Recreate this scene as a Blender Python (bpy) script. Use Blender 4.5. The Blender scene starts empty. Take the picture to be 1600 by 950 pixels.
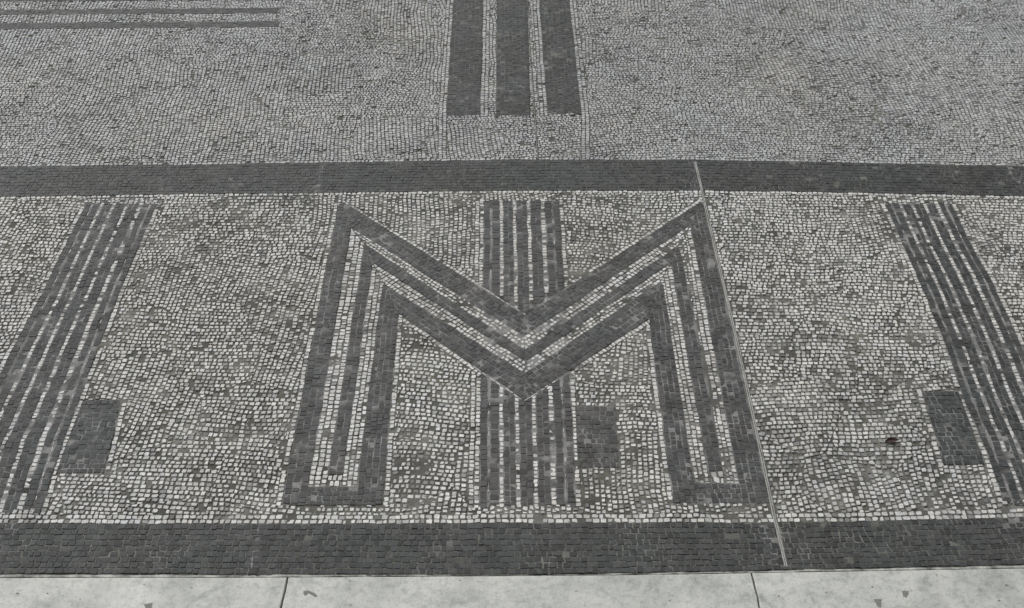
import bpy, math
import numpy as np

# ---------------------------------------------------------------- camera, sky, sun, exposure
scene = bpy.context.scene
C = scene.collection
CAM_H, FPX, VPY = 2.0, 1900.0, 1580.0            # eye height (m), focal length in photo pixels, drop of the image centre below the vanishing point
PITCH = math.atan(VPY / FPX)
cam_data = bpy.data.cameras.new('camera')
cam = bpy.data.objects.new('camera', cam_data)
C.objects.link(cam)
cam.location = (0, 0, CAM_H)
cam.rotation_euler = (math.pi / 2 - PITCH, 0, 0)
cam_data.sensor_width = 36.0
cam_data.lens = FPX / 1600.0 * 36.0
cam_data.clip_start = 0.05
cam_data.clip_end = 500.0
scene.camera = cam

SUN_EL, SUN_AZ = math.radians(37), math.radians(-28)   # azimuth from straight ahead (+Y), negative = to the left
world = bpy.data.worlds.new('World')
scene.world = world
world.use_nodes = True
wn, wl = world.node_tree.nodes, world.node_tree.links
bg = wn['Background']
sky = wn.new('ShaderNodeTexSky')
sky.sky_type = 'NISHITA'
sky.sun_disc = False
sky.sun_elevation = SUN_EL
sky.sun_rotation = SUN_AZ
sky.dust_density = 5.0
sky.air_density = 1.0
hsv = wn.new('ShaderNodeHueSaturation')
hsv.inputs['Saturation'].default_value = 0.12          # an overcast, nearly colourless sky
wl.new(sky.outputs[0], hsv.inputs['Color'])
wl.new(hsv.outputs[0], bg.inputs['Color'])
bg.inputs['Strength'].default_value = 0.085

sun_data = bpy.data.lights.new('sun', 'SUN')
sun_data.energy = 1.5
sun_data.angle = math.radians(10)
sun_data.color = (1.0, 0.99, 0.97)
sun = bpy.data.objects.new('sun', sun_data)
C.objects.link(sun)
sun.rotation_euler = (math.pi / 2 - SUN_EL, 0, math.pi - SUN_AZ)
sun.location = (0, 6, 8)

scene.view_settings.view_transform = 'Standard'
scene.view_settings.look = 'None'
scene.view_settings.exposure = 0.0
scene.view_settings.gamma = 1.0
scene.view_settings.use_curve_mapping = False

# ---------------------------------------------------------------- helpers
rng = np.random.default_rng(11)
CP, SP = math.cos(PITCH), math.sin(PITCH)


def at(x, y):
    """ground point (metres) under a point of the photograph's plan grid"""
    dx, dy = (x - 800.0) / FPX, (y - 475.0) / FPX
    t = CAM_H / (SP + dy * CP)
    return np.array([dx * t, (CP - dy * SP) * t])


def ats(pts):
    return np.array([at(*p) for p in pts])


def to_px(P):
    """photo pixel coordinates of ground points, only used to rank pieces by the size they show at"""
    P = np.asarray(P)
    z = P[:, 1] * CP + CAM_H * SP
    v = CAM_H * CP - P[:, 1] * SP
    return np.stack([800 + FPX * P[:, 0] / z, 475 + FPX * v / z], 1), FPX / z


def _hash(ix, iy, seed):
    h = (ix.astype(np.int64) * 374761393 + iy.astype(np.int64) * 668265263 + seed * 1442695041) & 0x7fffffff
    h = ((h ^ (h >> 13)) * 1274126177) & 0x7fffffff
    h = h ^ (h >> 16)
    return (h & 0xffff) / 65535.0


def vnoise(x, y, seed):
    ix, iy = np.floor(x), np.floor(y)
    fx, fy = x - ix, y - iy
    fx, fy = fx * fx * (3 - 2 * fx), fy * fy * (3 - 2 * fy)
    a, b = _hash(ix, iy, seed), _hash(ix + 1, iy, seed)
    c, d = _hash(ix, iy + 1, seed), _hash(ix + 1, iy + 1, seed)
    return (a + (b - a) * fx) * (1 - fy) + (c + (d - c) * fx) * fy


def fbm(x, y, scale, seed, octv=3):
    s, amp, tot = 0, 1.0, 0
    for k in range(octv):
        s = s + amp * vnoise(x / scale * 2 ** k + 17.3 * k, y / scale * 2 ** k - 9.1 * k, seed + k)
        tot += amp
        amp *= 0.55
    return s / tot


def smooth(a, b, x):
    t = np.clip((x - a) / (b - a), 0, 1)
    return t * t * (3 - 2 * t)


def warp(P):
    """slow drift of the hand-laid courses"""
    x, y = P[..., 0], P[..., 1]
    out = P.copy()
    out[..., 0] += 0.020 * (fbm(x, y, 0.34, 3, 2) - 0.5) + 0.008 * (fbm(x, y, 0.09, 5, 1) - 0.5)
    out[..., 1] += 0.034 * (fbm(x, y, 0.42, 7, 2) - 0.5) + 0.011 * (fbm(x, y, 0.10, 9, 1) - 0.5)
    return out


def area(p):
    x, y = p[:, 0], p[:, 1]
    return 0.5 * (np.dot(x, np.roll(y, -1)) - np.dot(y, np.roll(x, -1)))


def ccw(p):
    p = np.asarray(p, float)
    return p if area(p) > 0 else p[::-1].copy()


def halfplane(poly, o, n):
    """keep the side (p-o).n >= 0"""
    d = (poly - o) @ n
    if (d >= 0).all():
        return poly
    out = []
    k = len(poly)
    for i in range(k):
        j = (i + 1) % k
        if d[i] >= 0:
            out.append(poly[i])
        if (d[i] >= 0) != (d[j] >= 0):
            t = d[i] / (d[i] - d[j])
            out.append(poly[i] + t * (poly[j] - poly[i]))
    return np.array(out) if len(out) >= 3 else None


def edges_of(poly):
    nxt = np.roll(poly, -1, 0)
    e = nxt - poly
    L = np.hypot(e[:, 0], e[:, 1])
    n = np.stack([-e[:, 1], e[:, 0]], 1) / L[:, None]     # inward for a counter-clockwise polygon
    return poly, n


# ---------------------------------------------------------------- materials
def new_mat(name):
    m = bpy.data.materials.new(name)
    m.use_nodes = True
    return m, m.node_tree.nodes, m.node_tree.links, m.node_tree.nodes['Principled BSDF']


def noise_node(n, l, coord, scale, detail=3, rough=0.55):
    t = n.new('ShaderNodeTexNoise')
    t.inputs['Scale'].default_value = scale
    t.inputs['Detail'].default_value = detail
    t.inputs['Roughness'].default_value = rough
    l.new(coord, t.inputs['Vector'])
    return t


def ramp(n, l, src, stops):
    r = n.new('ShaderNodeValToRGB')
    while len(r.color_ramp.elements) < len(stops):
        r.color_ramp.elements.new(0.5)
    for e, (p, c) in zip(r.color_ramp.elements, stops):
        e.position = p
        e.color = (*c, 1) if len(c) == 3 else c
    l.new(src, r.inputs[0])
    return r


def mixc(n, l, mode, fac, a, b):
    m = n.new('ShaderNodeMix')
    m.data_type = 'RGBA'
    m.blend_type = mode
    if isinstance(fac, (int, float)):
        m.inputs[0].default_value = fac
    else:
        l.new(fac, m.inputs[0])
    for sock, v in ((m.inputs[6], a), (m.inputs[7], b)):
        if isinstance(v, tuple):
            sock.default_value = (*v, 1)
        else:
            l.new(v, sock)
    return m.outputs[2]


def bump(n, l, b, src, strength, dist):
    k = n.new('ShaderNodeBump')
    k.inputs['Strength'].default_value = strength
    k.inputs['Distance'].default_value = dist
    l.new(src, k.inputs['Height'])
    l.new(k.outputs[0], b.inputs['Normal'])


def stone_material():
    m, n, l, b = new_mat('tessera_stone')
    geo = n.new('ShaderNodeNewGeometry')
    at_ = n.new('ShaderNodeAttribute')
    at_.attribute_name = 'stone'
    grain = noise_node(n, l, geo.outputs['Position'], 420, 3)
    g = ramp(n, l, grain.outputs['Fac'], [(0.25, (0.74, 0.74, 0.74)), (0.75, (1.12, 1.12, 1.12))])
    c = mixc(n, l, 'MULTIPLY', 1.0, at_.outputs['Color'], g.outputs[0])
    grime = noise_node(n, l, geo.outputs['Position'], 130, 4, 0.65)
    gm = ramp(n, l, grime.outputs['Fac'], [(0.52, (0, 0, 0)), (0.74, (0.62, 0.62, 0.62))])
    c = mixc(n, l, 'MIX', gm.outputs[0], c, (0.15, 0.15, 0.143))
    l.new(c, b.inputs['Base Color'])
    b.inputs['Roughness'].default_value = 0.72
    b.inputs['Specular IOR Level'].default_value = 0.35
    bump(n, l, b, grain.outputs['Fac'], 0.5, 0.0006)
    return m


def mortar_material():
    m, n, l, b = new_mat('mortar')
    geo = n.new('ShaderNodeNewGeometry')
    big = noise_node(n, l, geo.outputs['Position'], 9, 4, 0.6)
    c = ramp(n, l, big.outputs['Fac'], [(0.32, (0.098, 0.098, 0.090)), (0.50, (0.152, 0.152, 0.140)), (0.70, (0.28, 0.279, 0.260))])
    fine = noise_node(n, l, geo.outputs['Position'], 300, 4, 0.7)
    f = ramp(n, l, fine.outputs['Fac'], [(0.3, (0.62, 0.62, 0.62)), (0.7, (1.25, 1.25, 1.25))])
    col = mixc(n, l, 'MULTIPLY', 1.0, c.outputs[0], f.outputs[0])
    tint = noise_node(n, l, geo.outputs['Position'], 3.2, 2)
    t = ramp(n, l, tint.outputs['Fac'], [(0.35, (1.0, 0.99, 1.01)), (0.65, (1.02, 1.01, 0.93))])
    col = mixc(n, l, 'MULTIPLY', 1.0, col, t.outputs[0])
    lime = n.new('ShaderNodeAttribute')
    lime.attribute_name = 'lime'
    pale = ramp(n, l, noise_node(n, l, geo.outputs['Position'], 15, 3, 0.6).outputs['Fac'], [(0.36, (0.075, 0.075, 0.073)), (0.60, (0.32, 0.318, 0.31))])
    pl = mixc(n, l, 'MULTIPLY', 1.0, pale.outputs[0], f.outputs[0])
    col = mixc(n, l, 'MIX', lime.outputs['Fac'], col, pl)
    l.new(col, b.inputs['Base Color'])
    b.inputs['Roughness'].default_value = 0.92
    b.inputs['Specular IOR Level'].default_value = 0.2
    bump(n, l, b, fine.outputs['Fac'], 0.7, 0.0012)
    return m


def marble_material():
    m, n, l, b = new_mat('worn_marble')
    geo = n.new('ShaderNodeNewGeometry')
    cloud = noise_node(n, l, geo.outputs['Position'], 7, 5, 0.6)
    c = ramp(n, l, cloud.outputs['Fac'], [(0.30, (0.43, 0.443, 0.42)), (0.48, (0.57, 0.583, 0.555)), (0.66, (0.68, 0.69, 0.66))])
    vein = noise_node(n, l, geo.outputs['Position'], 26, 6, 0.7)
    vein.inputs['Distortion'].default_value = 0.2
    v = ramp(n, l, vein.outputs['Fac'], [(0.30, (0.70, 0.715, 0.72)), (0.47, (1, 1, 1)), (0.72, (1.05, 1.05, 1.03))])
    col = mixc(n, l, 'MULTIPLY', 1.0, c.outputs[0], v.outputs[0])
    mott = noise_node(n, l, geo.outputs['Position'], 75, 5, 0.75)
    mo = ramp(n, l, mott.outputs['Fac'], [(0.33, (0.74, 0.75, 0.75)), (0.50, (1, 1, 1)), (0.66, (1.07, 1.07, 1.06))])
    col = mixc(n, l, 'MULTIPLY', 1.0, col, mo.outputs[0])
    pit = noise_node(n, l, geo.outputs['Position'], 190, 3, 0.6)
    p = ramp(n, l, pit.outputs['Fac'], [(0.24, (0.40, 0.40, 0.39)), (0.36, (0.93, 0.93, 0.93)), (0.62, (1.03, 1.03, 1.03))])
    col = mixc(n, l, 'MULTIPLY', 1.0, col, p.outputs[0])
    l.new(col, b.inputs['Base Color'])
    b.inputs['Roughness'].default_value = 0.6
    bump(n, l, b, vein.outputs['Fac'], 0.25, 0.002)
    return m


def far_mosaic_material():
    m, n, l, b = new_mat('distant_mosaic')
    geo = n.new('ShaderNodeNewGeometry')
    v = n.new('ShaderNodeTexVoronoi')
    v.feature = 'DISTANCE_TO_EDGE'
    v.inputs['Scale'].default_value = 72
    v.inputs['Randomness'].default_value = 0.5
    l.new(geo.outputs['Position'], v.inputs['Vector'])
    cell = n.new('ShaderNodeTexVoronoi')
    cell.inputs['Scale'].default_value = 72
    cell.inputs['Randomness'].default_value = 0.5
    l.new(geo.outputs['Position'], cell.inputs['Vector'])
    bw = ramp(n, l, cell.outputs['Color'], [(0.1, (0.20, 0.20, 0.19)), (0.8, (0.50, 0.50, 0.48))])
    e = ramp(n, l, v.outputs['Distance'], [(0.08, (0.28, 0.28, 0.28)), (0.16, (1, 1, 1))])
    col = mixc(n, l, 'MULTIPLY', 1.0, bw.outputs[0], e.outputs[0])
    l.new(col, b.inputs['Base Color'])
    b.inputs['Roughness'].default_value = 0.85
    bump(n, l, b, e.outputs[0], 0.6, 0.003)
    return m


def plain(name, col, rough=0.8, scale=160, var=0.3, metal=0.0):
    m, n, l, b = new_mat(name)
    geo = n.new('ShaderNodeNewGeometry')
    t = noise_node(n, l, geo.outputs['Position'], scale, 4, 0.65)
    r = ramp(n, l, t.outputs['Fac'], [(0.3, tuple(x * (1 - var) for x in col)), (0.7, tuple(x * (1 + var) for x in col))])
    l.new(r.outputs[0], b.inputs['Base Color'])
    b.inputs['Roughness'].default_value = rough
    b.inputs['Metallic'].default_value = metal
    bump(n, l, b, t.outputs['Fac'], 0.4, 0.0008)
    return m


M_STONE, M_MORTAR, M_MARBLE, M_FAR = stone_material(), mortar_material(), marble_material(), far_mosaic_material()
M_STRIP = plain('grey_joint_strip', (0.40, 0.40, 0.385), 0.6, 220, 0.3)
M_SEAL = plain('dark_joint_filler', (0.085, 0.08, 0.075), 0.9, 300, 0.35)
M_BEAD = plain('pale_edge_mortar', (0.40, 0.40, 0.375), 0.9, 30, 0.75)
M_STAIN = plain('grey_repair_mortar', (0.24, 0.24, 0.23), 0.9, 350, 0.4)
M_LEAF = plain('dry_leaf', (0.042, 0.017, 0.013), 0.6, 260, 0.45)


def tag(o, label=None, cat=None, group=None, kind=None):
    for k, v in (('label', label), ('category', cat), ('group', group), ('kind', kind)):
        if v:
            o[k] = v
    return o


def link(name, data, mat=None, parent=None, loc=(0, 0, 0)):
    o = bpy.data.objects.new(name, data)
    C.objects.link(o)
    if mat is not None:
        data.materials.append(mat)
    if parent is not None:
        o.parent = parent
    o.location = loc
    return o


def empty(name, loc, parent=None):
    o = link(name, None, None, parent, loc)
    o.empty_display_size = 0.05
    return o


def mesh_from(name, verts, faces):
    me = bpy.data.meshes.new(name)
    me.from_pydata([tuple(v) for v in verts], [], faces)
    me.update()
    return me


# ---------------------------------------------------------------- the plan of the mosaic
TW, TD = 0.0127, 0.0142          # course pitch of the white and of the dark stones

tiles_quad, tiles_kind, tiles_owner, tiles_order = [], [], [], []
obstacles = []                   # (order, convex ccw polygon)
clip_of = []                     # own clip polygon per tile batch
owners = []                      # owner names


def owner_id(key):
    if key not in owners:
        owners.append(key)
    return owners.index(key)


def add_obstacle(order, poly):
    obstacles.append((order, ccw(poly)))


def courses(u0, u1, nA, nB, rows, pitch, gap, rnd, jit):
    """quads in a strip frame: u along the strip, across from curve nA(u) to nB(u)"""
    out = []
    for r in range(rows):
        k = int((u1 - u0) / pitch) + 4
        w = pitch * rng.uniform(1 - rnd, 1 + rnd, k)
        ub = u0 - rng.uniform(0, 1) * pitch + np.concatenate([[0], np.cumsum(w)])
        a, b = ub[:-1], ub[1:]
        keep = (b > u0) & (a < u1)
        a, b = a[keep], b[keep]
        v0, v1 = r / rows, (r + 1) / rows
        g = gap * pitch / 2 * rng.uniform(0.6, 1.5, (len(a), 4))
        cw = np.maximum(nB((a + b) / 2) - nA((a + b) / 2), 1e-4) if True else 0
        ua = np.stack([a + g[:, 0], b - g[:, 1], b - g[:, 1], a + g[:, 0]], 1)
        ga, gb = g[:, 2] / cw, g[:, 3] / cw
        va = np.stack([v0 + ga, v0 + ga, v1 - gb, v1 - gb], 1)
        va = va + rng.normal(0, 0.02 / rows, (len(a), 1))
        ua = ua + rng.normal(0, jit * pitch, ua.shape)
        va = va + rng.normal(0, jit, va.shape) / rows
        A, B = nA(ua), nB(ua)
        out.append(np.stack([ua, A + (B - A) * va], 2))
    return np.concatenate(out) if out else np.zeros((0, 4, 2))


def lin(pu, pn):
    """piecewise linear n(u) with straight continuation past both ends"""
    i = np.argsort(pu)
    pu, pn = np.asarray(pu)[i], np.asarray(pn)[i]

    def f(u):
        y = np.interp(u, pu, pn)
        s0 = (pn[1] - pn[0]) / (pu[1] - pu[0])
        s1 = (pn[-1] - pn[-2]) / (pu[-1] - pu[-2])
        y = np.where(u < pu[0], pn[0] + (u - pu[0]) * s0, y)
        return np.where(u > pu[-1], pn[-1] + (u - pu[-1]) * s1, y)
    return f


def strip(A, B, kind, owner, order, rows=None, poly=None, pitch=None, gap=None, rnd=0.22, jit=0.035, block=True):
    """lay courses between two edge curves A and B (ground points)"""
    A, B = np.asarray(A, float), np.asarray(B, float)
    d = (A[-1] - A[0]) / np.linalg.norm(A[-1] - A[0]) + (B[-1] - B[0]) / np.linalg.norm(B[-1] - B[0])
    d /= np.linalg.norm(d)
    n = np.array([-d[1], d[0]])
    if ((B.mean(0) - A.mean(0)) @ n) < 0:
        n = -n
    nA, nB = lin(A @ d, A @ n), lin(B @ d, B @ n)
    pts = np.concatenate([A, B]) if poly is None else np.asarray(poly)
    u0, u1 = (pts @ d).min(), (pts @ d).max()
    um = np.linspace(u0, u1, 9)
    width = float(np.median(nB(um) - nA(um)))
    base = TD if kind == 'dark' else TW
    pitch = pitch or base
    gap = gap if gap is not None else (0.125 if kind == 'dark' else 0.20)
    rows = rows or max(1, int(round(width / base)))
    q = courses(u0, u1, nA, nB, rows, pitch, gap, rnd, jit)
    P = q[..., 0:1] * d + q[..., 1:2] * n
    push(P, kind, owner, order, None if poly is None else ccw(poly))
    if poly is not None:
        if block:
            add_obstacle(order, poly)
    elif block:
        us = np.unique(np.concatenate([A @ d, B @ d]))
        us = us[(us >= u0 - 1e-6) & (us <= u1 + 1e-6)]
        for a, b in zip(us[:-1], us[1:]):
            if b - a > 1e-5:
                add_obstacle(order, [d * a + n * nA(np.array([a]))[0], d * b + n * nA(np.array([b]))[0],
                                     d * b + n * nB(np.array([b]))[0], d * a + n * nB(np.array([a]))[0]])


def push(P, kind, owner, order, clip=None):
    if not len(P):
        return
    ar = 0.5 * ((P[:, 2, 0] - P[:, 0, 0]) * (P[:, 3, 1] - P[:, 1, 1]) - (P[:, 3, 0] - P[:, 1, 0]) * (P[:, 2, 1] - P[:, 0, 1]))
    P = np.where((ar < 0)[:, None, None], P[:, ::-1], P)
    tiles_quad.append(P)
    tiles_kind.append(np.full(len(P), 1 if kind == 'dark' else 0))
    tiles_owner.append(np.full(len(P), owner_id(owner)))
    tiles_order.append(np.full(len(P), float(order)))
    clip_of.append((clip, len(P)))


# --- the two long expansion joints (kept clear of stones)
JR = [(1084, 254), (1099, 320), (1122, 420), (1150, 540), (1180, 680), (1207, 810), (1225, 887)]
JRg, JRw = ats(JR), 0.0076
JT = [(820, -110), (826, 60), (834.5, 177), (840, 251)]
JTg, JTw = ats(JT), 0.0038


def joint_block(G, w, order=0.0):
    for a, b in zip(G[:-1], G[1:]):
        add_obstacle(order, [a, a + (w, 0), b + (w, 0), b])


joint_block(JRg, JRw)
joint_block(JTg, JTw)

# --- long dark bands
UB_T = ats([(-860, 277.5), (0, 262), (265, 259.5), (500, 256), (800, 251.5), (1084, 251.5), (1280, 255), (1600, 261.5), (2460, 279.5)])
UB_B = ats([(-860, 328), (0, 309), (265, 305), (500, 303), (800, 299.5), (1084, 299), (1280, 301.5), (1600, 308), (2460, 327)])
LB_T = ats([(-860, 820), (0, 820), (400, 820.5), (600, 821), (800, 819), (1200, 818.5), (1326, 817.5), (1600, 810.5), (2460, 785.5)])
LB_B = ats([(-860, 893), (0, 898), (400, 899), (800, 899), (1000, 897), (1200, 892.5), (1600, 884), (2460, 863)])
SL_T = ats([(-860, 903), (0, 905), (400, 904.5), (800, 902), (1000, 900.5), (1200, 897), (1600, 890), (2460, 872)])
ubt, ubb = lin(UB_T[:, 0], UB_T[:, 1]), lin(UB_B[:, 0], UB_B[:, 1])
lbt, lbb, slt = lin(LB_T[:, 0], LB_T[:, 1]), lin(LB_B[:, 0], LB_B[:, 1]), lin(SL_T[:, 0], SL_T[:, 1])
strip(UB_B, UB_T, 'dark', 'upper_band', 1.0, gap=0.10)
strip(LB_B, LB_T, 'dark', 'lower_band', 1.0, pitch=0.0150, rnd=0.24, jit=0.06)

# --- the letter: dark strokes, then the white lines between them
M = 'letter'
strokes = [
    # (part, edge A, edge B, polygon)
    ('outer_stroke', [(440, 791), (529, 322)], [(477, 791), (549, 357)], [(440, 791), (477, 791), (549, 357), (536, 317), (529, 322)]),
    ('outer_stroke', [(536, 317), (820, 494.5)], [(549, 357), (818.5, 527)], [(536, 317), (820, 494.5), (818.5, 527), (549, 357)]),
    ('outer_stroke', [(1094, 318), (820, 494.5)], [(1079, 353), (818.5, 527)], [(1094, 318), (820, 494.5), (818.5, 527), (1079, 353)]),
    ('outer_stroke', [(1160, 788), (1079, 353)], [(1202, 788), (1098, 321)], [(1160, 788), (1202, 788), (1149, 540), (1098, 321), (1094, 318), (1079, 353)]),
    ('outer_stroke', [(481, 762.5), (559, 762.5)], [(477, 791), (555, 791)], [(481, 762.5), (559, 762.5), (555, 791), (477, 791)]),
    ('outer_stroke', [(1086, 757.5), (1155, 757.5)], [(1090, 788), (1160, 788)], [(1086, 757.5), (1155, 757.5), (1160, 788), (1090, 788)]),
    ('inner_stroke', [(555, 791), (598, 447)], [(597, 791), (622, 491)], [(555, 791), (597, 791), (622, 491), (601.5, 445), (598, 447)]),
    ('inner_stroke', [(601.5, 448), (820, 585)], [(622, 491), (818.5, 627)], [(601.5, 448), (820, 585), (818.5, 627), (622, 491)]),
    ('inner_stroke', [(1031, 443), (820, 585)], [(1014, 500), (818.5, 627)], [(1031, 443), (820, 585), (818.5, 627), (1014, 500)]),
    ('inner_stroke', [(1052, 788), (1014, 500)], [(1090, 788), (1036, 447)], [(1052, 788), (1090, 788), (1036, 447), (1031, 443), (1014, 500)]),
    ('middle_stroke', [(513, 743), (569, 388)], [(536, 743), (582, 411)], [(513, 743), (536, 743), (582, 411), (571, 384), (569, 388)]),
    ('middle_stroke', [(571, 384), (820, 549)], [(582, 411), (821, 567)], [(571, 384), (820, 549), (821, 567), (582, 411)]),
    ('middle_stroke', [(1057, 388), (820, 549)], [(1049, 412), (821, 567)], [(1057, 388), (820, 549), (821, 567), (1049, 412)]),
    ('middle_stroke', [(1107, 738), (1049, 412)], [(1129, 738), (1062, 391)], [(1107, 738), (1129, 738), (1105, 590), (1062, 391), (1057, 388), (1049, 412)]),
]
whites = [
    ([(481, 762.5), (549, 357)], [(510, 762.5), (571, 386)], [(481, 762.5), (510, 762.5), (571, 386), (549, 357)], 3),
    ([(549, 357), (818.5, 527)], [(571, 384), (820, 549)], [(549, 357), (818.5, 527), (820, 549), (571, 384)], 3),
    ([(1079, 353), (818.5, 527)], [(1057, 388), (820, 549)], [(1079, 353), (818.5, 527), (820, 549), (1057, 388)], 3),
    ([(1131, 757.5), (1061, 391)], [(1155, 757.5), (1079, 353)], [(1131, 757.5), (1155, 757.5), (1079, 353), (1061, 391), (1105, 590)], 3),
    ([(533, 762.5), (582, 411)], [(558, 762.5), (601, 447)], [(533, 762.5), (558, 762.5), (601, 447), (582, 411)], 3),
    ([(582, 411), (821, 567)], [(601, 447), (820, 585)], [(582, 411), (821, 567), (820, 585), (601, 447)], 3),
    ([(1049, 412), (821, 567)], [(1031, 443), (820, 585)], [(1049, 412), (821, 567), (820, 585), (1031, 443)], 3),
    ([(1086, 757.5), (1031, 443)], [(1109, 757.5), (1049, 412)], [(1086, 757.5), (1109, 757.5), (1049, 412), (1031, 443)], 3),
    ([(513, 743), (536, 743)], [(508, 762.5), (534, 762.5)], [(513, 743), (536, 743), (534, 762.5), (508, 762.5)], 2),
    ([(1107, 738), (1129, 738)], [(1109, 757.5), (1131, 757.5)], [(1107, 738), (1129, 738), (1131, 757.5), (1109, 757.5)], 2),
]
for k, (part, a, b, poly) in enumerate(strokes):
    strip(ats(a), ats(b), 'dark', M + '/' + part, 1.001 + 0.01 * k, poly=ats(poly))
for k, (a, b, poly, rows) in enumerate(whites):
    strip(ats(a), ats(b), 'white', M + '/white_line', 1.5 + 0.01 * k, poly=ats(poly), rows=rows, gap=0.2, jit=0.05)

for k, (a, b, sgn) in enumerate([((740, 443.5), (820, 494.5), 1), ((820, 494.5), (890, 449), 1), ((740, 573), (818.5, 627), -1), ((818.5, 627), (905, 571), -1)]):
    ga, gb = at(*a), at(*b)
    dd = (gb - ga) / np.linalg.norm(gb - ga)
    nn = np.array([-dd[1], dd[0]]) * sgn
    strip([ga + nn * 0.0004, gb + nn * 0.0004], [ga + nn * 0.0050, gb + nn * 0.0050], 'white', M + '/white_line', 2.5 + 0.01 * k, rows=1, pitch=0.015, gap=0.12, rnd=0.3)

# --- three upright bundles of stripes, the middle one running behind the letter
FR = [('d', 0.0, 0.076), ('t', 0.080, 0.102), ('d', 0.106, 0.203), ('w', 0.203, 0.252), ('d', 0.252, 0.376), ('w', 0.376, 0.426), ('d', 0.426, 0.566),
      ('w', 0.566, 0.618), ('d', 0.618, 0.75), ('w', 0.75, 0.812), ('d', 0.812, 0.893), ('t', 0.897, 0.921), ('d', 0.925, 1.0)]
BUND = {
    'left_bundle': ([(135, 321), (107, 377), (67, 461), (12, 565), (-52, 690), (-92, 797)], [(245, 320), (222, 375), (186, 460), (148, 562), (100, 690), (65, 797)]),
    'centre_bundle': ([(757, 316), (756, 430), (752, 600), (750, 790)], [(873, 316), (880, 430), (890, 600), (899, 790)]),
    'right_bundle': ([(1383, 321), (1407, 376), (1429, 423), (1474, 531), (1502, 612), (1540, 705), (1568, 783)], [(1486, 321), (1519, 389), (1548, 439), (1590, 530), (1625, 610), (1668, 703), (1706, 783)]),
}
for bi, (bname, (pl, pr)) in enumerate(BUND.items()):
    L, R = ats(pl), ats(pr)
    for si, (k, f0, f1) in enumerate(FR):
        A, B = L + (R - L) * f0, L + (R - L) * f1
        if k == 'd':
            strip(A, B, 'dark', bname + '/dark_stripe%02d' % si, 3.0 + 0.1 * bi + 0.001 * si, pitch=0.0155, gap=0.09, block=False)
        elif k == 'w':
            strip(A, B, 'white', bname + '/white_stripe%02d' % si, 3.0 + 0.1 * bi + 0.001 * si, rows=1, pitch=0.0118, gap=0.15, jit=0.06, block=False)
        else:
            strip(A, B, 'white', bname + '/white_stripe%02d' % si, 3.0 + 0.1 * bi + 0.001 * si, rows=1, pitch=0.017, gap=0.22, rnd=0.35, jit=0.05, block=False)
    for i in range(len(L) - 1):
        add_obstacle(3.0 + 0.1 * bi + 0.09, [L[i], R[i], R[i + 1], L[i + 1]])

# --- dark squares beside the bundles
SQ = {
    'left_square': [(131, 627), (191, 627), (163, 741), (89, 741)],
    'centre_square': [(899, 637), (961, 637), (967, 732), (903, 732)],
    'right_square': [(1440, 614), (1497, 613), (1538, 728), (1475, 728)],
}
for k, (name, p) in enumerate(SQ.items()):
    g = ats(p)
    strip([g[3], g[2]], [g[0], g[1]], 'dark', name, 4.0 + 0.01 * k, poly=g, pitch=0.0165)

# --- broad bars and thin lines beyond the upper band
BARS = {
    'bar_a': ([(698, 181), (703, 90), (709, 0), (715, -130)], [(750, 181), (753, 90), (755, 0), (758, -130)]),
    'bar_b': ([(775, 181), (776, 90), (777, 0), (778, -130)], [(828, 181), (826, 90), (823, 0), (819, -130)]),
    'bar_c': ([(856, 179), (849, 90), (843, 0), (836, -130)], [(908, 179), (899, 90), (889, 0), (878, -130)]),
}
for k, (name, (a, b)) in enumerate(BARS.items()):
    strip(ats(a), ats(b), 'dark', name, 4.1 + 0.01 * k, gap=0.07)
LINES = {
    'line_a': ([(-420, 56), (0, 47), (434, 43.5)], [(-420, 46), (0, 38), (434, 34.5)]),
    'line_b': ([(-420, 32), (0, 24.5), (433, 22)], [(-420, 24), (0, 17), (433, 14)]),
    'line_c': ([(-420, 10), (0, 3.5), (432, 1.5)], [(-420, -10), (0, -16), (432, -18)]),
}
for k, (name, (a, b)) in enumerate(LINES.items()):
    strip(ats(a), ats(b), 'dark', name, 4.2 + 0.01 * k, gap=0.07)

# --- single courses of white stones that follow the edges of the dark figures
order = [5.0]


def contour(pts, side, rows=1):
    """one course beside a polyline (ground points); side: +1 left of travel, -1 right"""
    G = ats(pts)
    d = (G[-1] - G[0]) / np.linalg.norm(G[-1] - G[0])
    n = np.array([-d[1], d[0]]) * side
    strip(G + n * 0.0005, G + n * (TW * rows + 0.0005), 'white', 'field', order[0], rows=rows, gap=0.2, jit=0.06)
    order[0] += 0.001


contour([(440, 790), (529, 322)], 1)
contour([(534, 318), (820, 494.5)], 1)
contour([(820, 494.5), (1094, 318)], 1)
contour([(622, 493), (598, 790)], 1)
contour([(622, 492), (818, 627)], -1)
contour([(818, 627), (1014, 500)], -1)
contour([(1052, 788), (1015, 502)], 1)
contour(BUND['left_bundle'][0][::-1], 1)
contour(BUND['left_bundle'][1][::-1], -1)
contour(BUND['centre_bundle'][0][::-1], 1, 2)
contour(BUND['centre_bundle'][1][::-1], -1)
contour(BUND['right_bundle'][0][::-1], 1)
contour(BUND['right_bundle'][1][::-1], -1)
contour([(163, 741), (191, 627)], -1)
contour([(1475, 728), (1440, 614)], 1)
contour([(698, 250), (698, 181), (709, 0), (715, -130)], 1, 2)
contour([(750, 181), (755, 0), (758, -130)], -1, 2)
contour([(856, 179), (843, 0), (836, -130)], 1, 2)
contour([(908, 250), (908, 179), (889, 0), (878, -130)], -1, 2)
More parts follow.
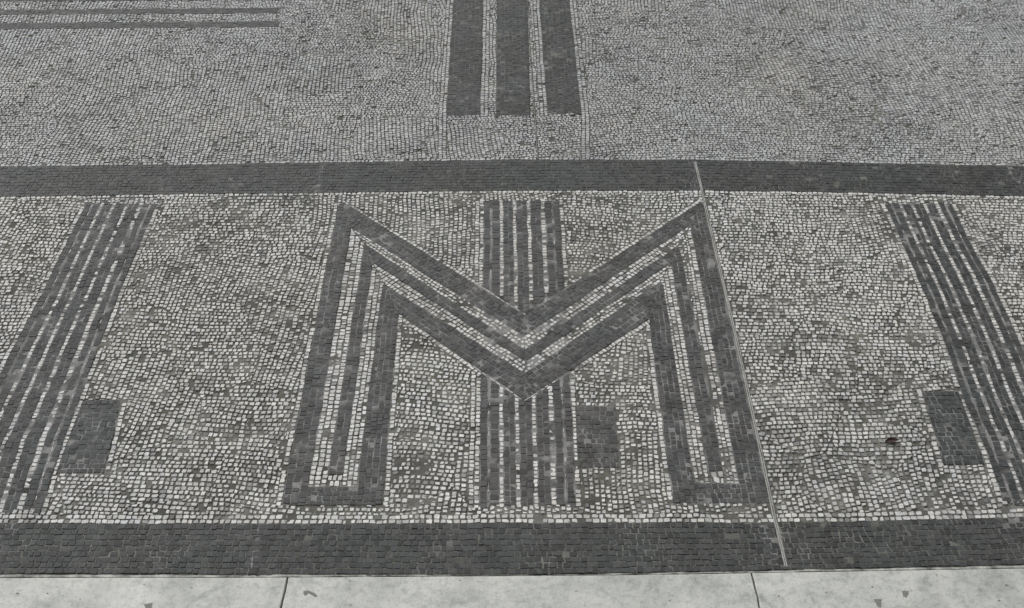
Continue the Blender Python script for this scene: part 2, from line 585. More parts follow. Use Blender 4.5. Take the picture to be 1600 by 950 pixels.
for name, y0 in (('lbt', None), ('ubb', None), ('ubt', None)):
    E = {'lbt': LB_T, 'ubb': UB_B, 'ubt': UB_T}[name]
    s = -1 if name == 'ubb' else 1
    rows = 2 if name == 'lbt' else 1
    off = np.array([0, s * TW * rows])
    A, B = (E, E + off) if s > 0 else (E + off, E)
    strip(A, B, 'white', 'field', order[0], rows=rows, gap=0.17, jit=0.06, pitch=0.0142)
    order[0] += 0.001


# --- the open white fields, in wandering courses
def half_width(Y):
    return 1.01 + 0.3234 * (Y - 1.466) + 0.80


Y_TOP = float(at(800, -130)[1])


def patches(x0, x1, y0, y1, step):
    """hand-laid patches: convex cells around jittered seeds"""
    xs, ys = np.arange(x0, x1 + step, step), np.arange(y0, y1 + step * 0.8, step * 0.8)
    pts = np.array([(xx + (0.5 * step if j % 2 else 0), yy) for j, yy in enumerate(ys) for xx in xs])
    pts = pts + rng.uniform(-0.34, 0.34, pts.shape) * step
    for i, p in enumerate(pts):
        cell = np.array([(p[0] - step * 1.3, p[1] - step * 1.3), (p[0] + step * 1.3, p[1] - step * 1.3), (p[0] + step * 1.3, p[1] + step * 1.3), (p[0] - step * 1.3, p[1] + step * 1.3)])
        dd = pts - p
        for q in pts[(np.abs(dd).max(1) < step * 2.6) & (np.abs(dd).max(1) > 1e-9)]:
            nn = (p - q) / np.linalg.norm(p - q)
            cell = halfplane(cell, (p + q) / 2, nn)
            if cell is None:
                break
        if cell is not None:
            yield p, ccw(cell)


def field(x0, x1, y0, y1, share_y, sel, pitch=TW, gap=0.27, step=0.21, order_=9.0, swing=20):
    ident = (lambda v: (lambda u: np.full_like(u, v)))
    for p, cell in patches(x0, x1, y0, y1, step):
        if not (np.abs(p[0]) < half_width(p[1]) + step):
            continue
        r = np.sqrt(((cell - p) ** 2).sum(1)).max() + 0.02
        ang = math.radians(swing) * (fbm(p[:1], p[1:], 0.8, 131, 2)[0] - 0.5) + rng.normal(0, math.radians(1.0))
        if 2.2 * (fbm(p[:1], p[1:], 0.55, 137, 2)[0] - 0.5) + 0.5 < share_y:
            ang += math.pi / 2
        pt = pitch * rng.uniform(0.97, 1.04)
        rows = int(2 * r / pt) + 1
        q = courses(-r, r, ident(-rows * pt / 2), ident(rows * pt / 2), rows, pt, gap * rng.uniform(0.92, 1.08), 0.22, 0.05)
        d = np.array([math.cos(ang), math.sin(ang)])
        n = np.array([-d[1], d[0]])
        P = warp(p + q[..., 0:1] * d + q[..., 1:2] * n)
        c = P.mean(1)
        keep = sel(c[:, 0], c[:, 1]) & (np.abs(c[:, 0]) < half_width(c[:, 1]))
        push(P[keep], 'white', 'field', order_, cell)


mL, mR = ats([(440, 820), (529, 300)]), ats([(1209, 820), (1095, 300)])
xl, xr = lin(mL[:, 1], mL[:, 0]), lin(mR[:, 1], mR[:, 0])


def lower_sel(x, y):
    return (y > lbt(x)) & (y < ubb(x))


yl0, yl1 = float(at(800, 830)[1]), float(at(800, 285)[1])
field(-2.7, 0.0, yl0, yl1, 0.25, lambda x, y: lower_sel(x, y) & (x < xl(y)))
field(0.0, 2.8, yl0, yl1, 0.15, lambda x, y: lower_sel(x, y) & (x > xr(y)))
field(-1.0, 1.0, yl0, yl1, 0.7, lambda x, y: lower_sel(x, y) & (x >= xl(y)) & (x <= xr(y)), gap=0.30)
field(-2.9, 2.9, float(at(800, 275)[1]), Y_TOP, 0.62, lambda x, y: (y > ubt(x)) & (y < Y_TOP), pitch=0.0122, gap=0.22, step=0.26, swing=30)

# ---------------------------------------------------------------- cut the stones against each other
Q = np.concatenate(tiles_quad)
KIND, OWN, ORD = np.concatenate(tiles_kind), np.concatenate(tiles_owner), np.concatenate(tiles_order)
N = len(Q)
alive = np.ones(N, bool)
cut = {}
cen = Q.mean(1)
alive &= np.abs(cen[:, 0]) < half_width(cen[:, 1]) + 0.02
rad = np.sqrt(((Q - cen[:, None]) ** 2).sum(2)).max(1)


def poly_of(i):
    return cut.get(i, Q[i])


i0 = 0
for clip, k in clip_of:                                   # cut every stone of a strip at its strip's outline
    if clip is not None:
        V, n = edges_of(clip)
        idx = np.arange(i0, i0 + k)
        D = ((cen[idx, None, :] - V[None]) * n[None]).sum(2)
        dist = D.min(1)
        alive[idx[dist < -rad[idx]]] = False
        for j in np.nonzero((dist >= -rad[idx]) & (dist < rad[idx] + 0.0006) & alive[idx])[0]:
            i = idx[j]
            p = poly_of(i)
            e_ = D[j] < rad[i] + 0.0006
            for o, nn in zip(V[e_], n[e_]):
                p = halfplane(p, o + nn * 0.0006, nn)
                if p is None:
                    break
            if p is None:
                alive[i] = False
            else:
                cut[i] = p
    i0 += k

for od, poly in obstacles:                                # cut lower-order stones at the figures laid before them
    V, n = edges_of(poly)
    lo, hi = V.min(0) - 0.02, V.max(0) + 0.02
    m = alive & (ORD > od + 1e-9) & (cen[:, 0] > lo[0]) & (cen[:, 0] < hi[0]) & (cen[:, 1] > lo[1]) & (cen[:, 1] < hi[1])
    if 3.0 <= od < 4.0:                                   # a bundle does not cut its own stripes
        m &= ~((ORD >= math.floor(od * 10 + 1e-6) / 10 - 1e-9) & (ORD < od + 1e-9))
    idx = np.nonzero(m)[0]
    if not len(idx):
        continue
    D = ((cen[idx, None, :] - V[None]) * n[None]).sum(2)
    dist = D.min(1)
    alive[idx[dist > rad[idx]]] = False
    for j in np.nonzero((dist > -rad[idx]) & (dist <= rad[idx]))[0]:
        i = idx[j]
        p = poly_of(i)
        best, ba = None, 0
        e_ = D[j] < rad[i] + 0.0008
        for o, nn in zip(V[e_], n[e_]):
            c = halfplane(p, o - nn * 0.0008, -nn)
            if c is not None:
                a = area(c)
                if a > ba:
                    best, ba = c, a
        if best is None:
            alive[i] = False
        elif best is not p:
            cut[i] = best

for i, p in cut.items():
    if alive[i]:
        a = area(p)
        per = np.sqrt(((p - np.roll(p, -1, 0)) ** 2).sum(1)).sum()
        lim = 0.10 if KIND[i] else 0.11
        if a < lim * TW * TW or a / per < 0.0010:
            alive[i] = False
def wobble(P):
    u, v = P[..., 0], P[..., 1]
    return P + np.stack([0.0036 * (fbm(u, v, 0.055, 151, 2) - 0.5), 0.0036 * (fbm(u, v, 0.055, 157, 2) - 0.5)], -1)


Q = wobble(Q)
for i in cut:
    cut[i] = wobble(cut[i])
cen = Q.mean(1)
for i in cut:
    cen[i] = cut[i].mean(0)

# white stones that have been lost or buried
x, y = cen[:, 0], cen[:, 1]
GRIME = 0.55 * fbm(x, y, 0.075, 41, 3) + 0.45 * fbm(x, y, 0.30, 43, 3)
lost = (KIND == 0) & (rng.random(N) < np.where(GRIME > 0.58, 0.11, 0.03) * np.where(ORD < 3, 0.35, np.where(ORD < 8, 0.9, 1.0)) * np.where(y > ubb(x), 0.45, 1.0))
lost |= (KIND == 1) & (rng.random(N) < 0.006)
alive &= ~lost

# ---------------------------------------------------------------- stone colours and heights
TOP = 0.0040
dirty = smooth(0.44, 0.68, GRIME) * np.where(y > ubb(x), 0.75, 0.8)
broad = smooth(0.35, 0.65, fbm(x, y, 0.9, 61, 2))
upper = y > ubb(x)
val_w = (0.80 - 0.12 * dirty - 0.04 * broad) * rng.uniform(0.70, 1.08, N) * np.where(upper, 0.83, 1.05)  # upper field dimmed: light falloff towards the top put into the stone colour
stain = rng.random(N) < (0.16 + 0.32 * dirty) * np.where((ORD > 4.5) & (ORD < 8), 0.6, 1.0) * np.where(upper, 0.75, 1.0)
val_w = np.where(stain, val_w * (1 - rng.uniform(0.25, 0.70, N) * np.where(upper, 0.7, 1.0)), val_w)
warm = rng.normal(0, 1, N) * 0.010 + 0.03 * (fbm(x, y, 0.3, 71, 2) - 0.5) + np.where(upper, -0.008, 0.010)
col_w = np.stack([val_w * (1 + warm), val_w, val_w * (1 - 1.6 * warm - 0.015)], 1)
m_own = np.array([o.startswith('letter') or o.startswith('centre') for o in owners])[OWN]
val_d = np.where(m_own, 0.084, 0.066) * rng.uniform(0.66, 1.40, N) * (0.86 + 0.34 * fbm(x, y, 0.22, 81, 3))  # letter and centre in paler stone; outer figures' colour also holds some edge vignette
hue = fbm(x, y, 0.13, 91, 3) - 0.5 + rng.normal(0, 0.10, N) + np.where(m_own, 0.18, -0.08)
col_d = np.stack([val_d * (0.965 + 0.16 * hue), val_d * (1.01 - 0.05 * hue), val_d * (1.01 - 0.07 * hue)], 1)
COL = np.where(KIND[:, None] == 1, col_d, col_w)
ZT = TOP + np.where(KIND == 1, rng.normal(0, 0.00034, N), rng.normal(0, 0.00045, N)) - np.where((KIND == 0) & stain, 0.0006, 0)
TILT = np.where(KIND[:, None] == 1, rng.normal(0, 0.020, (N, 2)), rng.normal(0, 0.035, (N, 2)))


def ring_of(i):
    """worn outline of stone i: its polygon with the corners knocked off"""
    p = poly_of(i)
    k = len(p)
    if KIND[i] == 1:
        cmin, cmax = 0.03, 0.09
    else:
        cmin, cmax = 0.05, 0.19
    out = np.empty((2 * k, 2))
    c = rng.uniform(cmin, cmax, k)[:, None]
    out[0::2] = p + c * (np.roll(p, 1, 0) - p)
    out[1::2] = p + c * (np.roll(p, -1, 0) - p)
    return out


def stone_mesh(ids, name, origin=(0.0, 0.0)):
    vs, loops, starts, totals, cols = [], [], [], [], []
    nv = nl = 0
    ox, oy = origin
    ids = np.asarray(ids)
    whole = np.array([i for i in ids if i not in cut], int) if len(ids) > 1 else np.array([], int)
    if len(whole):                                        # four-sided stones all at once
        p, k = Q[whole], 8
        kd = KIND[whole][:, None]
        c = rng.uniform(0, 1, (len(whole), 4))
        c = np.where(kd == 1, 0.03 + 0.06 * c, 0.04 + 0.11 * c)[..., None]
        r = np.empty((len(whole), 8, 2))
        r[:, 0::2] = p + c * (np.roll(p, 1, 1) - p)
        r[:, 1::2] = p + c * (np.roll(p, -1, 1) - p)
        cc = r.mean(1, keepdims=True)
        t = cc + (r - cc) * np.where(kd == 1, 0.96, 0.92)[..., None]
        zt = ZT[whole][:, None] + ((t - cc) * TILT[whole][:, None]).sum(2)
        v = np.empty((len(whole), 16, 3))
        v[:, :8, :2], v[:, 8:, :2] = r - (ox, oy), t - (ox, oy)
        v[:, :8, 2], v[:, 8:, 2] = -0.0012, zt
        vs.append(v.reshape(-1, 3))
        a = np.arange(8)
        b = (a + 1) % 8
        pat = np.concatenate([np.column_stack([a, b, b + 8, a + 8]).ravel(), a + 8])
        loops.append((pat[None] + 16 * np.arange(len(whole))[:, None]).ravel())
        starts.append((np.append(4 * a, 32)[None] + 40 * np.arange(len(whole))[:, None]).ravel())
        totals.append(np.tile([4] * 8 + [8], len(whole)))
        cols.append(np.repeat(np.column_stack([COL[whole], np.ones(len(whole))]), 9, 0))
        nv, nl = 16 * len(whole), 40 * len(whole)
        ids = [i for i in ids if i in cut]
    for i in ids:
        r = ring_of(i)
        k = len(r)
        c = r.mean(0)
        ins = 0.92 if KIND[i] == 0 else 0.96
        t = c + (r - c) * ins
        zt = ZT[i] + (t - c) @ TILT[i]
        vs.append(np.column_stack([r[:, 0] - ox, r[:, 1] - oy, np.full(k, -0.0012)]))
        vs.append(np.column_stack([t[:, 0] - ox, t[:, 1] - oy, zt]))
        a = np.arange(k)
        b = (a + 1) % k
        side = np.column_stack([a, b, b + k, a + k]) + nv
        loops.append(side.ravel())
        loops.append(a + k + nv)
        starts.append(nl + 4 * a)
        starts.append(np.array([nl + 4 * k]))
        totals.append(np.full(k, 4))
        totals.append(np.array([k]))
        cols.append(np.tile(np.append(COL[i], 1.0), (k + 1, 1)))
        nv += 2 * k
        nl += 5 * k
    me = bpy.data.meshes.new(name)
    V = np.concatenate(vs)
    LP, ST, TT = np.concatenate(loops), np.concatenate(starts), np.concatenate(totals)
    me.vertices.add(len(V))
    me.vertices.foreach_set('co', V.astype(np.float32).ravel())
    me.loops.add(len(LP))
    me.loops.foreach_set('vertex_index', LP.astype(np.int32))
    me.polygons.add(len(ST))
    me.polygons.foreach_set('loop_start', ST.astype(np.int32))
    me.update(calc_edges=True)
    me.polygons.foreach_set('use_smooth', np.zeros(len(ST), bool))
    at_ = me.attributes.new('stone', 'FLOAT_COLOR', 'FACE')
    at_.data.foreach_set('color', np.concatenate(cols).astype(np.float32).ravel())
    return me


# ---------------------------------------------------------------- ground and mortar bed
S = 150.0
g = link('ground', mesh_from('ground', [(-S, -S, -0.0060), (S, -S, -0.0060), (S, S, -0.0060), (-S, S, -0.0060)], [(0, 1, 2, 3)]), M_FAR)
tag(g, 'pale mosaic ground running on beyond the laid panels', None, None, 'structure')

GX = np.arange(-2.9, 2.9001, 0.0088)
GY = np.arange(1.40, Y_TOP + 0.02, 0.0088)
gx, gy = np.meshgrid(GX, GY)
in_dark = np.zeros(gx.shape, bool)
limy = np.zeros(gx.shape)
for od, poly in obstacles:
    if od < 5.0 and not (1.49 < od < 2.0) and od > 0.5:
        V, n = edges_of(poly)
        lo, hi = V.min(0), V.max(0)
        j0, j1 = np.searchsorted(GX, [lo[0], hi[0]])
        k0, k1 = np.searchsorted(GY, [lo[1], hi[1]])
        if j1 > j0 and k1 > k0:
            P = np.stack([gx[k0:k1, j0:j1], gy[k0:k1, j0:j1]], -1)
            hit = (((P[:, :, None] - V) * n).sum(3) >= 0).all(2)
            in_dark[k0:k1, j0:j1] |= hit
            limy[k0:k1, j0:j1][hit] = 0.22 if od == 1.0 and np.ptp(poly[:, 0]) > 0.1 and np.ptp(poly[:, 1]) < 0.3 else (0.45 if od > 4.05 else 1.0)
in_m = (gx > xl(gy)) & (gx < xr(gy)) & (gy < ubb(gx))
hz = np.where(in_m, 0.0023, np.where(gy > ubb(gx), 0.0013, 0.0017))
hz = np.where(in_dark, np.where(limy > 0.3, 0.0034, 0.0030), hz)
hz = hz + np.where(in_dark, 0.0010, 0.0022) * (fbm(gx, gy, 0.04, 21, 3) - 0.5)
silt = smooth(0.60, 0.78, fbm(gx, gy, 0.06, 31, 4))
hz = hz + silt * np.where(in_dark, 0.0000, np.where(in_m, 0.0017, 0.0012))
hz = hz + smooth(0.70, 0.80, fbm(gx, gy, 0.035, 37, 3)) * np.where(in_dark, 0.0007, 0.0014)
below = gy < lbb(gx) - 0.004
hz = np.where(below, -0.003, hz)
nx_, ny_ = len(GX), len(GY)
vid = np.arange(nx_ * ny_).reshape(ny_, nx_)
F = np.stack([vid[:-1, :-1], vid[:-1, 1:], vid[1:, 1:], vid[1:, :-1]], -1).reshape(-1, 4)
F = F[(np.abs(gx) < half_width(gy) + 0.012).ravel()[F[:, 0]]]
me = bpy.data.meshes.new('pavement')
me.vertices.add(nx_ * ny_)
me.vertices.foreach_set('co', np.stack([gx, gy, hz], -1).astype(np.float32).ravel())
me.loops.add(F.size)
me.loops.foreach_set('vertex_index', F.astype(np.int32).ravel())
me.polygons.add(len(F))
me.polygons.foreach_set('loop_start', (np.arange(len(F)) * 4).astype(np.int32))
me.update(calc_edges=True)
lime = me.attributes.new('lime', 'FLOAT', 'POINT')                 # the dark figures are bedded in a paler, limier mortar
lime.data.foreach_set('value', limy.astype(np.float32).ravel())
me.polygons.foreach_set('use_smooth', np.ones(len(F), bool))
tag(link('pavement', me, M_MORTAR), 'grey mortar bed showing between the mosaic stones', None, None, 'structure')

# ---------------------------------------------------------------- fields and figures from the stones
px, sc = to_px(cen)
inside = (px[:, 0] > 4) & (px[:, 0] < 1596) & (px[:, 1] > 4) & (px[:, 1] < 946)
fid = owner_id('field')
fields = np.full(N, -1)
isf = OWN == fid
up = isf & (cen[:, 1] > ubb(cen[:, 0]) + 0.02)
fields[up] = 0
lowf = isf & ~up
fields[lowf & (cen[:, 0] < xl(cen[:, 1]))] = 1
fields[lowf & (cen[:, 0] > xr(cen[:, 1]))] = 2
fields[lowf & (fields < 0)] = 3


def size_px(i):
    return abs(area(poly_of(i))) * sc[i] ** 2


def lay(ids, parent, base, most, min_px=6.0, mass='remaining_tesserae'):
    """the stones that show largest as parts of their own, the rest as one part"""
    ids = np.asarray(ids)
    ids = ids[alive[ids]]
    if not len(ids):
        return
    big = np.array([size_px(i) if inside[i] else 0.0 for i in ids])
    o = np.argsort(-big)
    single = [i for i in o[:most] if big[i] > min_px ** 2]
    sset = set(single)
    rest = [i for k, i in enumerate(ids) if k not in sset]
    for k in single:
        i = ids[k]
        cx, cy = cen[i]
        link('tessera', stone_mesh([i], 'tessera', (cx, cy)), M_STONE, parent, (cx - base[0], cy - base[1], 0))
    if rest:
        ob = link(mass, stone_mesh(rest, mass, base), M_STONE, parent)
        ob['kind'] = 'stuff'


FIELD_LABEL = ['pale mosaic field beyond the upper dark band', 'pale mosaic field between the slanting stripes and the letter',
               'pale mosaic field on the far side of the long joint from the letter', 'pale mosaic field within and around the letter strokes']
for k in range(4):
    ids = np.nonzero(fields == k)[0]
    b = cen[ids].mean(0)
    e = empty('mosaic_field', (b[0], b[1], 0))
    tag(e, FIELD_LABEL[k], None, None, 'structure')
    lay(ids, e, b, 300, 5.0)


def ids_of(key):
    return np.nonzero(OWN == owners.index(key))[0] if key in owners else np.array([], int)


def figure(name, key, label, cat, group=None, most=300):
    ids = ids_of(key)
    ids = ids[alive[ids]]
    b = cen[ids].mean(0)
    e = empty(name, (b[0], b[1], 0))
    tag(e, label, cat, group)
    lay(ids, e, b, most)
    return e


figure('mosaic_band', 'lower_band', 'broad dark mosaic band running along the marble slabs', 'band', 'dark mosaic bands')
figure('mosaic_band', 'upper_band', 'dark mosaic band above the letter, below the three broad bars', 'band', 'dark mosaic bands')
figure('mosaic_square', 'left_square', 'dark mosaic square beside the stripes slanting towards the lower left corner', 'square', 'dark squares beside the stripes')
figure('mosaic_square', 'centre_square', 'dark mosaic square between the legs of the letter', 'square', 'dark squares beside the stripes')
figure('mosaic_square', 'right_square', 'dark mosaic square beside the rightmost stripes, near the dry leaf', 'square', 'dark squares beside the stripes')
for key, lab in (('bar_a', 'leftmost of the three broad dark bars above the upper band'), ('bar_b', 'middle one of the three broad dark bars above the upper band'),
                 ('bar_c', 'rightmost of the three broad dark bars above the upper band')):
    figure('mosaic_bar', key, lab, 'bar', 'broad dark bars', 150)
for key, lab in (('line_a', 'lowest of the thin dark lines in the upper left corner'), ('line_b', 'thin dark line between two others in the upper left corner'),
                 ('line_c', 'topmost thin dark line at the upper left edge')):
    figure('mosaic_line', key, lab, 'line', 'thin dark lines', 100)

# the letter
ids = np.concatenate([ids_of(M + '/' + p) for p in ('outer_stroke', 'middle_stroke', 'inner_stroke', 'white_line')])
b = cen[ids].mean(0)
letter = tag(empty('mosaic_letter', (b[0], b[1], 0)), 'large dark mosaic letter M of three nested strokes with white lines between', 'letter')
for part, most in (('outer_stroke', 150), ('middle_stroke', 50), ('inner_stroke', 100), ('white_line', 300)):
    pe = empty(part, (0, 0, 0), letter)
    lay(ids_of(M + '/' + part), pe, b, most)

# the striped bundles
BL = {'left_bundle': 'bundle of dark and white mosaic stripes slanting off the lower left corner',
      'centre_bundle': 'upright bundle of dark and white mosaic stripes behind the middle of the letter',
      'right_bundle': 'bundle of dark and white mosaic stripes slanting off the right edge'}
for bname, lab in BL.items():
    keys = sorted(k for k in owners if k.startswith(bname + '/'))
    ids = np.concatenate([ids_of(k) for k in keys])
    b = cen[ids].mean(0)
    e = tag(empty('striped_bundle', (b[0], b[1], 0)), lab, 'mosaic stripes', 'striped mosaic bundles')
    for k in keys:
        pe = empty('dark_stripe' if 'dark' in k else 'white_stripe', (0, 0, 0), e)
        lay(ids_of(k), pe, b, 42)


# ---------------------------------------------------------------- expansion joints
def ribbon(G, off0, off1, z0, z1, name, mat, parent, base, wob=0.0):
    Gd = np.concatenate([a + (b - a) * np.linspace(0, 1, 12)[:-1, None] for a, b in zip(G[:-1], G[1:])] + [G[-1:]])
    w = rng.normal(0, wob, (len(Gd), 2))
    vs, fs = [], []
    for k, p in enumerate(Gd):
        a, c = p[0] + off0 + w[k, 0] - base[0], p[0] + off1 + w[k, 1] - base[0]
        yy = p[1] - base[1]
        zz = z1 + rng.normal(0, wob * 0.5)
        vs += [(a, yy, z0), (a + 0.0003, yy, zz), (c - 0.0003, yy, zz), (c, yy, z0)]
        if k:
            o = 4 * k
            for j in range(3):
                fs.append((o - 4 + j, o + j, o + j + 1, o - 4 + j + 1))
    fs += [(0, 1, 2, 3), (len(vs) - 1, len(vs) - 2, len(vs) - 3, len(vs) - 4)]
    return link(name, mesh_from(name, vs, fs), mat, parent)


def joint(G, w, label, rail):
    b = G.mean(0)
    e = tag(empty('expansion_joint', (b[0], b[1], 0)), label, 'joint', 'expansion joints')
    if rail:
        ribbon(G, 0.0004, w * 0.44, -0.001, 0.0039, 'edge_strip', M_STRIP, e, b, 0.00034)
        ribbon(G, w * 0.58, w - 0.0004, -0.001, 0.0040, 'edge_strip', M_STRIP, e, b, 0.00034)
        ribbon(G, w * 0.40, w * 0.62, -0.001, 0.0029, 'filler', M_SEAL, e, b, 0.0001)
    else:
        ribbon(G, 0.0003, w * 0.6, -0.001, 0.0040, 'edge_strip', M_BEAD, e, b, 0.0002)
        ribbon(G, w * 0.6, w, -0.001, 0.0022, 'filler', M_SEAL, e, b, 0.0001)


joint(JRg, JRw, 'long grey joint strip running down beside the right leg of the letter', True)
joint(JTg, JTw, 'thin brownish joint line between two of the broad dark bars', False)

# ---------------------------------------------------------------- pale bead of mortar between the dark band and the slabs
us = np.linspace(-2.0, 2.0, 520)
wob = lambda s, a: a * (fbm(us, us * 0 + 3.0, 0.05, s, 3) - 0.5)
lo_, hi_ = slt(us) + 0.0022 + wob(201, 0.003), lbb(us) - 0.0012 + wob(203, 0.004)
hi_ = np.maximum(hi_, lo_ + 0.0012)
vs, fs = [], []
for k in range(len(us)):
    zz = 0.0034 + 0.0018 * (vnoise(np.array([us[k] * 30]), np.array([1.0]), 205)[0] - 0.5)
    vs += [(us[k], lo_[k], -0.003), (us[k], lo_[k] + 0.0004, zz), (us[k], hi_[k] - 0.0004, zz), (us[k], hi_[k], -0.003)]
    if k:
        o = 4 * k
        for j in range(3):
            fs.append((o - 4 + j, o + j, o + j + 1, o - 4 + j + 1))
e = link('edge_mortar', mesh_from('edge_mortar', vs, fs), M_BEAD)
tag(e, 'crumbling pale mortar line between the dark band and the marble slabs', 'mortar line')

# ---------------------------------------------------------------- marble slabs
SLAB_D = 0.42
jn = [ats([(-900, 905), (-960, 950)]), ats([(450, 904), (440.5, 950)]), ats([(1174, 898), (1186.5, 950)]), ats([(2480, 872), (2540, 950)])]


def slab(k, label):
    """one slab between joints k and k+1; stains given in the plan grid"""
    a, c = jn[k], jn[k + 1]
    fa, fc = lin(a[:, 1], a[:, 0]), lin(c[:, 1], c[:, 0])
    g_ = 0.0016
    n_ = 46
    x0, x1 = fa(a[0, 1]) + g_, fc(c[0, 1]) - g_
    xs = np.linspace(x0, x1, n_)
    back = [(xx, float(slt(np.array([xx]))[0]) + 0.0008 * (fbm(np.array([xx]), np.array([5.0 + k]), 0.03, 301, 3)[0] - 0.5)) for xx in xs]
    yf = 1.50 - SLAB_D + 0.06
    ys = np.linspace(0, 1, 22)
    right = [(float(fc(np.array([yy]))[0]) - g_ + 0.0036 * (fbm(np.array([yy * 1.0]), np.array([yy * 0.3]), 0.012, 330, 3)[0] - 0.5) + 0.0014 * (vnoise(np.array([yy * 70]), np.array([2.0 + k]), 303)[0] - 0.5), yy) for yy in back[-1][1] + (yf - back[-1][1]) * ys[1:]]
    left = [(float(fa(np.array([yy]))[0]) + g_ + 0.0036 * (fbm(np.array([yy * 1.0]), np.array([yy * 0.3]), 0.012, 330, 3)[0] - 0.5) + 0.0014 * (vnoise(np.array([yy * 70]), np.array([4.0 + k]), 305)[0] - 0.5), yy) for yy in yf + (back[0][1] - yf) * ys[:-1]]
    ring = np.array(back + right + left)[::-1]
    c0 = ring.mean(0)
    m = len(ring)
    nxt, prv = np.roll(ring, -1, 0), np.roll(ring, 1, 0)
    tdir = nxt - prv
    tdir /= np.linalg.norm(tdir, axis=1)[:, None] + 1e-9
    inn = np.stack([-tdir[:, 1], tdir[:, 0]], 1)
    if ((c0 - ring) * inn).sum() < 0:
        inn = -inn
    vs, fs = [], []
    for off, z in ((0, -0.05), (0, 0.0032), (0.0009, 0.0047), (0.0026, 0.0052)):
        rr = ring + inn * off - c0
        vs += [(p[0], p[1], z) for p in rr]
    flip = area(ring) < 0
    for r in range(3):
        for i in range(m):
            j = (i + 1) % m
            f = (r * m + i, r * m + j, (r + 1) * m + j, (r + 1) * m + i)
            fs.append(f[::-1] if flip else f)
    top = tuple(range(3 * m, 4 * m))
    fs.append(top[::-1] if flip else top)
    o = link('marble_slab', mesh_from('marble_slab', vs, fs), M_MARBLE, None, (c0[0], c0[1], 0))
    tag(o, label, 'slab', 'marble slabs along the edge', 'thing')
    return o, c0


def stain_on(o, c0, pts):
    G = ats(pts)
    k = len(G)
    fine = []
    for i in range(k):
        for t in (0, 0.33, 0.66):
            fine.append(G[i] + (G[(i + 1) % k] - G[i]) * t + rng.normal(0, 0.0005, 2))
    r = ccw(np.array(fine)) - c0
    m = len(r)
    vs = [(p[0], p[1], 0.0046) for p in r] + [(p[0], p[1], 0.0056) for p in r * 1.0]
    cc = r.mean(0)
    for i in range(m):
        q = cc + (r[i] - cc) * 0.93
        vs[m + i] = (q[0], q[1], 0.0056)
    fs = [(i, (i + 1) % m, m + (i + 1) % m, m + i) for i in range(m)] + [tuple(range(m, 2 * m))]
    link('stain', mesh_from('stain', vs, fs), M_STAIN, o)


def dot(x, y, r):
    a = np.linspace(0, 2 * math.pi, 7)[:-1]
    return [(x + r * math.cos(t) * rng.uniform(0.7, 1.2), y + 0.7 * r * math.sin(t) * rng.uniform(0.7, 1.2)) for t in a]


sl = [slab(0, 'pale marble slab under the dark band, left of the first crack-like joint'),
      slab(1, 'pale marble slab between the two dark joints, with a small curved stain'),
      slab(2, 'pale marble slab with two angular grey mortar blotches')]
for p in (dot(28, 930, 2.0), dot(75, 930, 1.6), dot(226, 916, 1.5), dot(126, 939, 1.2), dot(300, 921, 1.2), [(226, 946), (240, 944), (238, 953), (228, 954)]):
    stain_on(*sl[0], p)
for p in ([(474, 926), (481, 925), (488, 927), (492, 929), (497, 934), (493, 936), (488, 932), (482, 930), (477, 934), (474, 931)], dot(547, 910, 1.6), dot(719, 909, 1.6), dot(690, 930, 1.1), dot(900, 926, 1.2), dot(1046, 941, 1.3), dot(549, 948, 1.6)):
    stain_on(*sl[1], p)
for p in ([(1364, 939), (1377, 938), (1376, 953), (1370, 950), (1367, 944)], [(1408, 925), (1420, 926), (1418, 932), (1415, 937), (1410, 934)], dot(1362.5, 919.5, 2.3), dot(1571.5, 917, 2.4),
          dot(1290.5, 928, 1.7), dot(1216, 934, 2.0), dot(1463, 900.5, 1.4), dot(1560, 941, 2.2)):
    stain_on(*sl[2], p)

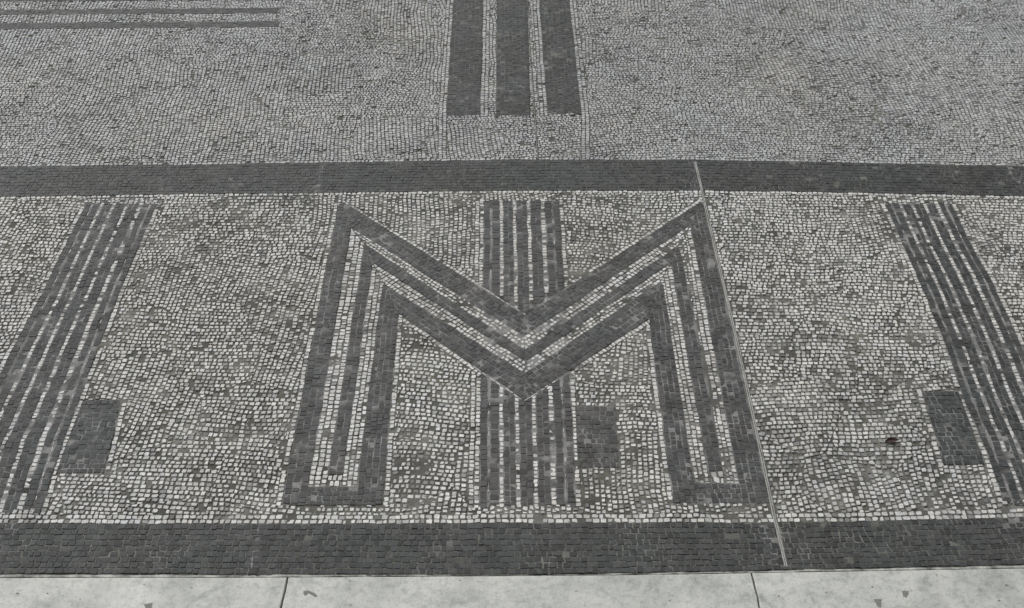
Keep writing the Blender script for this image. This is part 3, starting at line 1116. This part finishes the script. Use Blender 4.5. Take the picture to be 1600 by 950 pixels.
# ---------------------------------------------------------------- the dry leaf on the stones
lc = at(1393.5, 692)
L_, W_ = 0.034, 0.0082
vs, fs = [], []
nu, nv_ = 15, 7
for layer in (0, 1):
    for i in range(nu):
        s = i / (nu - 1)
        half = W_ * (math.sin(math.pi * min(1, s * 1.02 + 0.02)) ** 0.7) * (0.75 if s > 0.5 else 1.0) + 0.0002
        bend = 0.0018 * math.sin(s * 3.4)
        for j in range(nv_):
            t = j / (nv_ - 1) * 2 - 1
            curl = (0.0034 if t > 0 else 0.0012) * abs(t) ** 1.7 * (0.7 + 0.3 * math.sin(5 * s)) + 0.0016 * s
            vs.append(((s - 0.5) * L_, bend + t * half * (1 - 0.25 * abs(t)), 0.0056 + curl + (0.0005 if layer else 0) + 0.0004 * math.sin(9 * s + 3 * t)))
off = nu * nv_
for i in range(nu - 1):
    for j in range(nv_ - 1):
        a = i * nv_ + j
        fs.append((a, a + 1, a + nv_ + 1, a + nv_))
        fs.append((off + a, off + a + nv_, off + a + nv_ + 1, off + a + 1))
rim = [i * nv_ for i in range(nu)] + [(nu - 1) * nv_ + j for j in range(1, nv_)] + [i * nv_ + nv_ - 1 for i in range(nu - 2, -1, -1)] + [j for j in range(nv_ - 2, 0, -1)]
for i in range(len(rim)):
    a, c = rim[i], rim[(i + 1) % len(rim)]
    fs.append((a, c, off + c, off + a))
leaf = link('dry_leaf', mesh_from('dry_leaf', vs, fs), M_LEAF, None, (lc[0], lc[1], 0))
leaf.rotation_euler = (0, 0, math.radians(9))
for p in leaf.data.polygons:
    p.use_smooth = True
tag(leaf, 'small curled brown dry leaf lying on the white mosaic', 'leaf')
vs, fs = [], []
for k in range(7):
    s = k / 6
    for a in range(5):
        r = 0.00045
        vs.append((L_ / 2 - 0.001 + 0.006 * s, 0.0007 * math.sin(4 * s) + r * math.cos(a * 1.2566), 0.0068 - 0.0012 * s + r * math.sin(a * 1.2566)))
    if k:
        o = 5 * k
        for a in range(5):
            fs.append((o - 5 + a, o - 5 + (a + 1) % 5, o + (a + 1) % 5, o + a))
link('stalk', mesh_from('stalk', vs, fs), M_LEAF, leaf)
print('stones', int(alive.sum()), 'objects', len(bpy.data.objects), 'owners', len(owners))
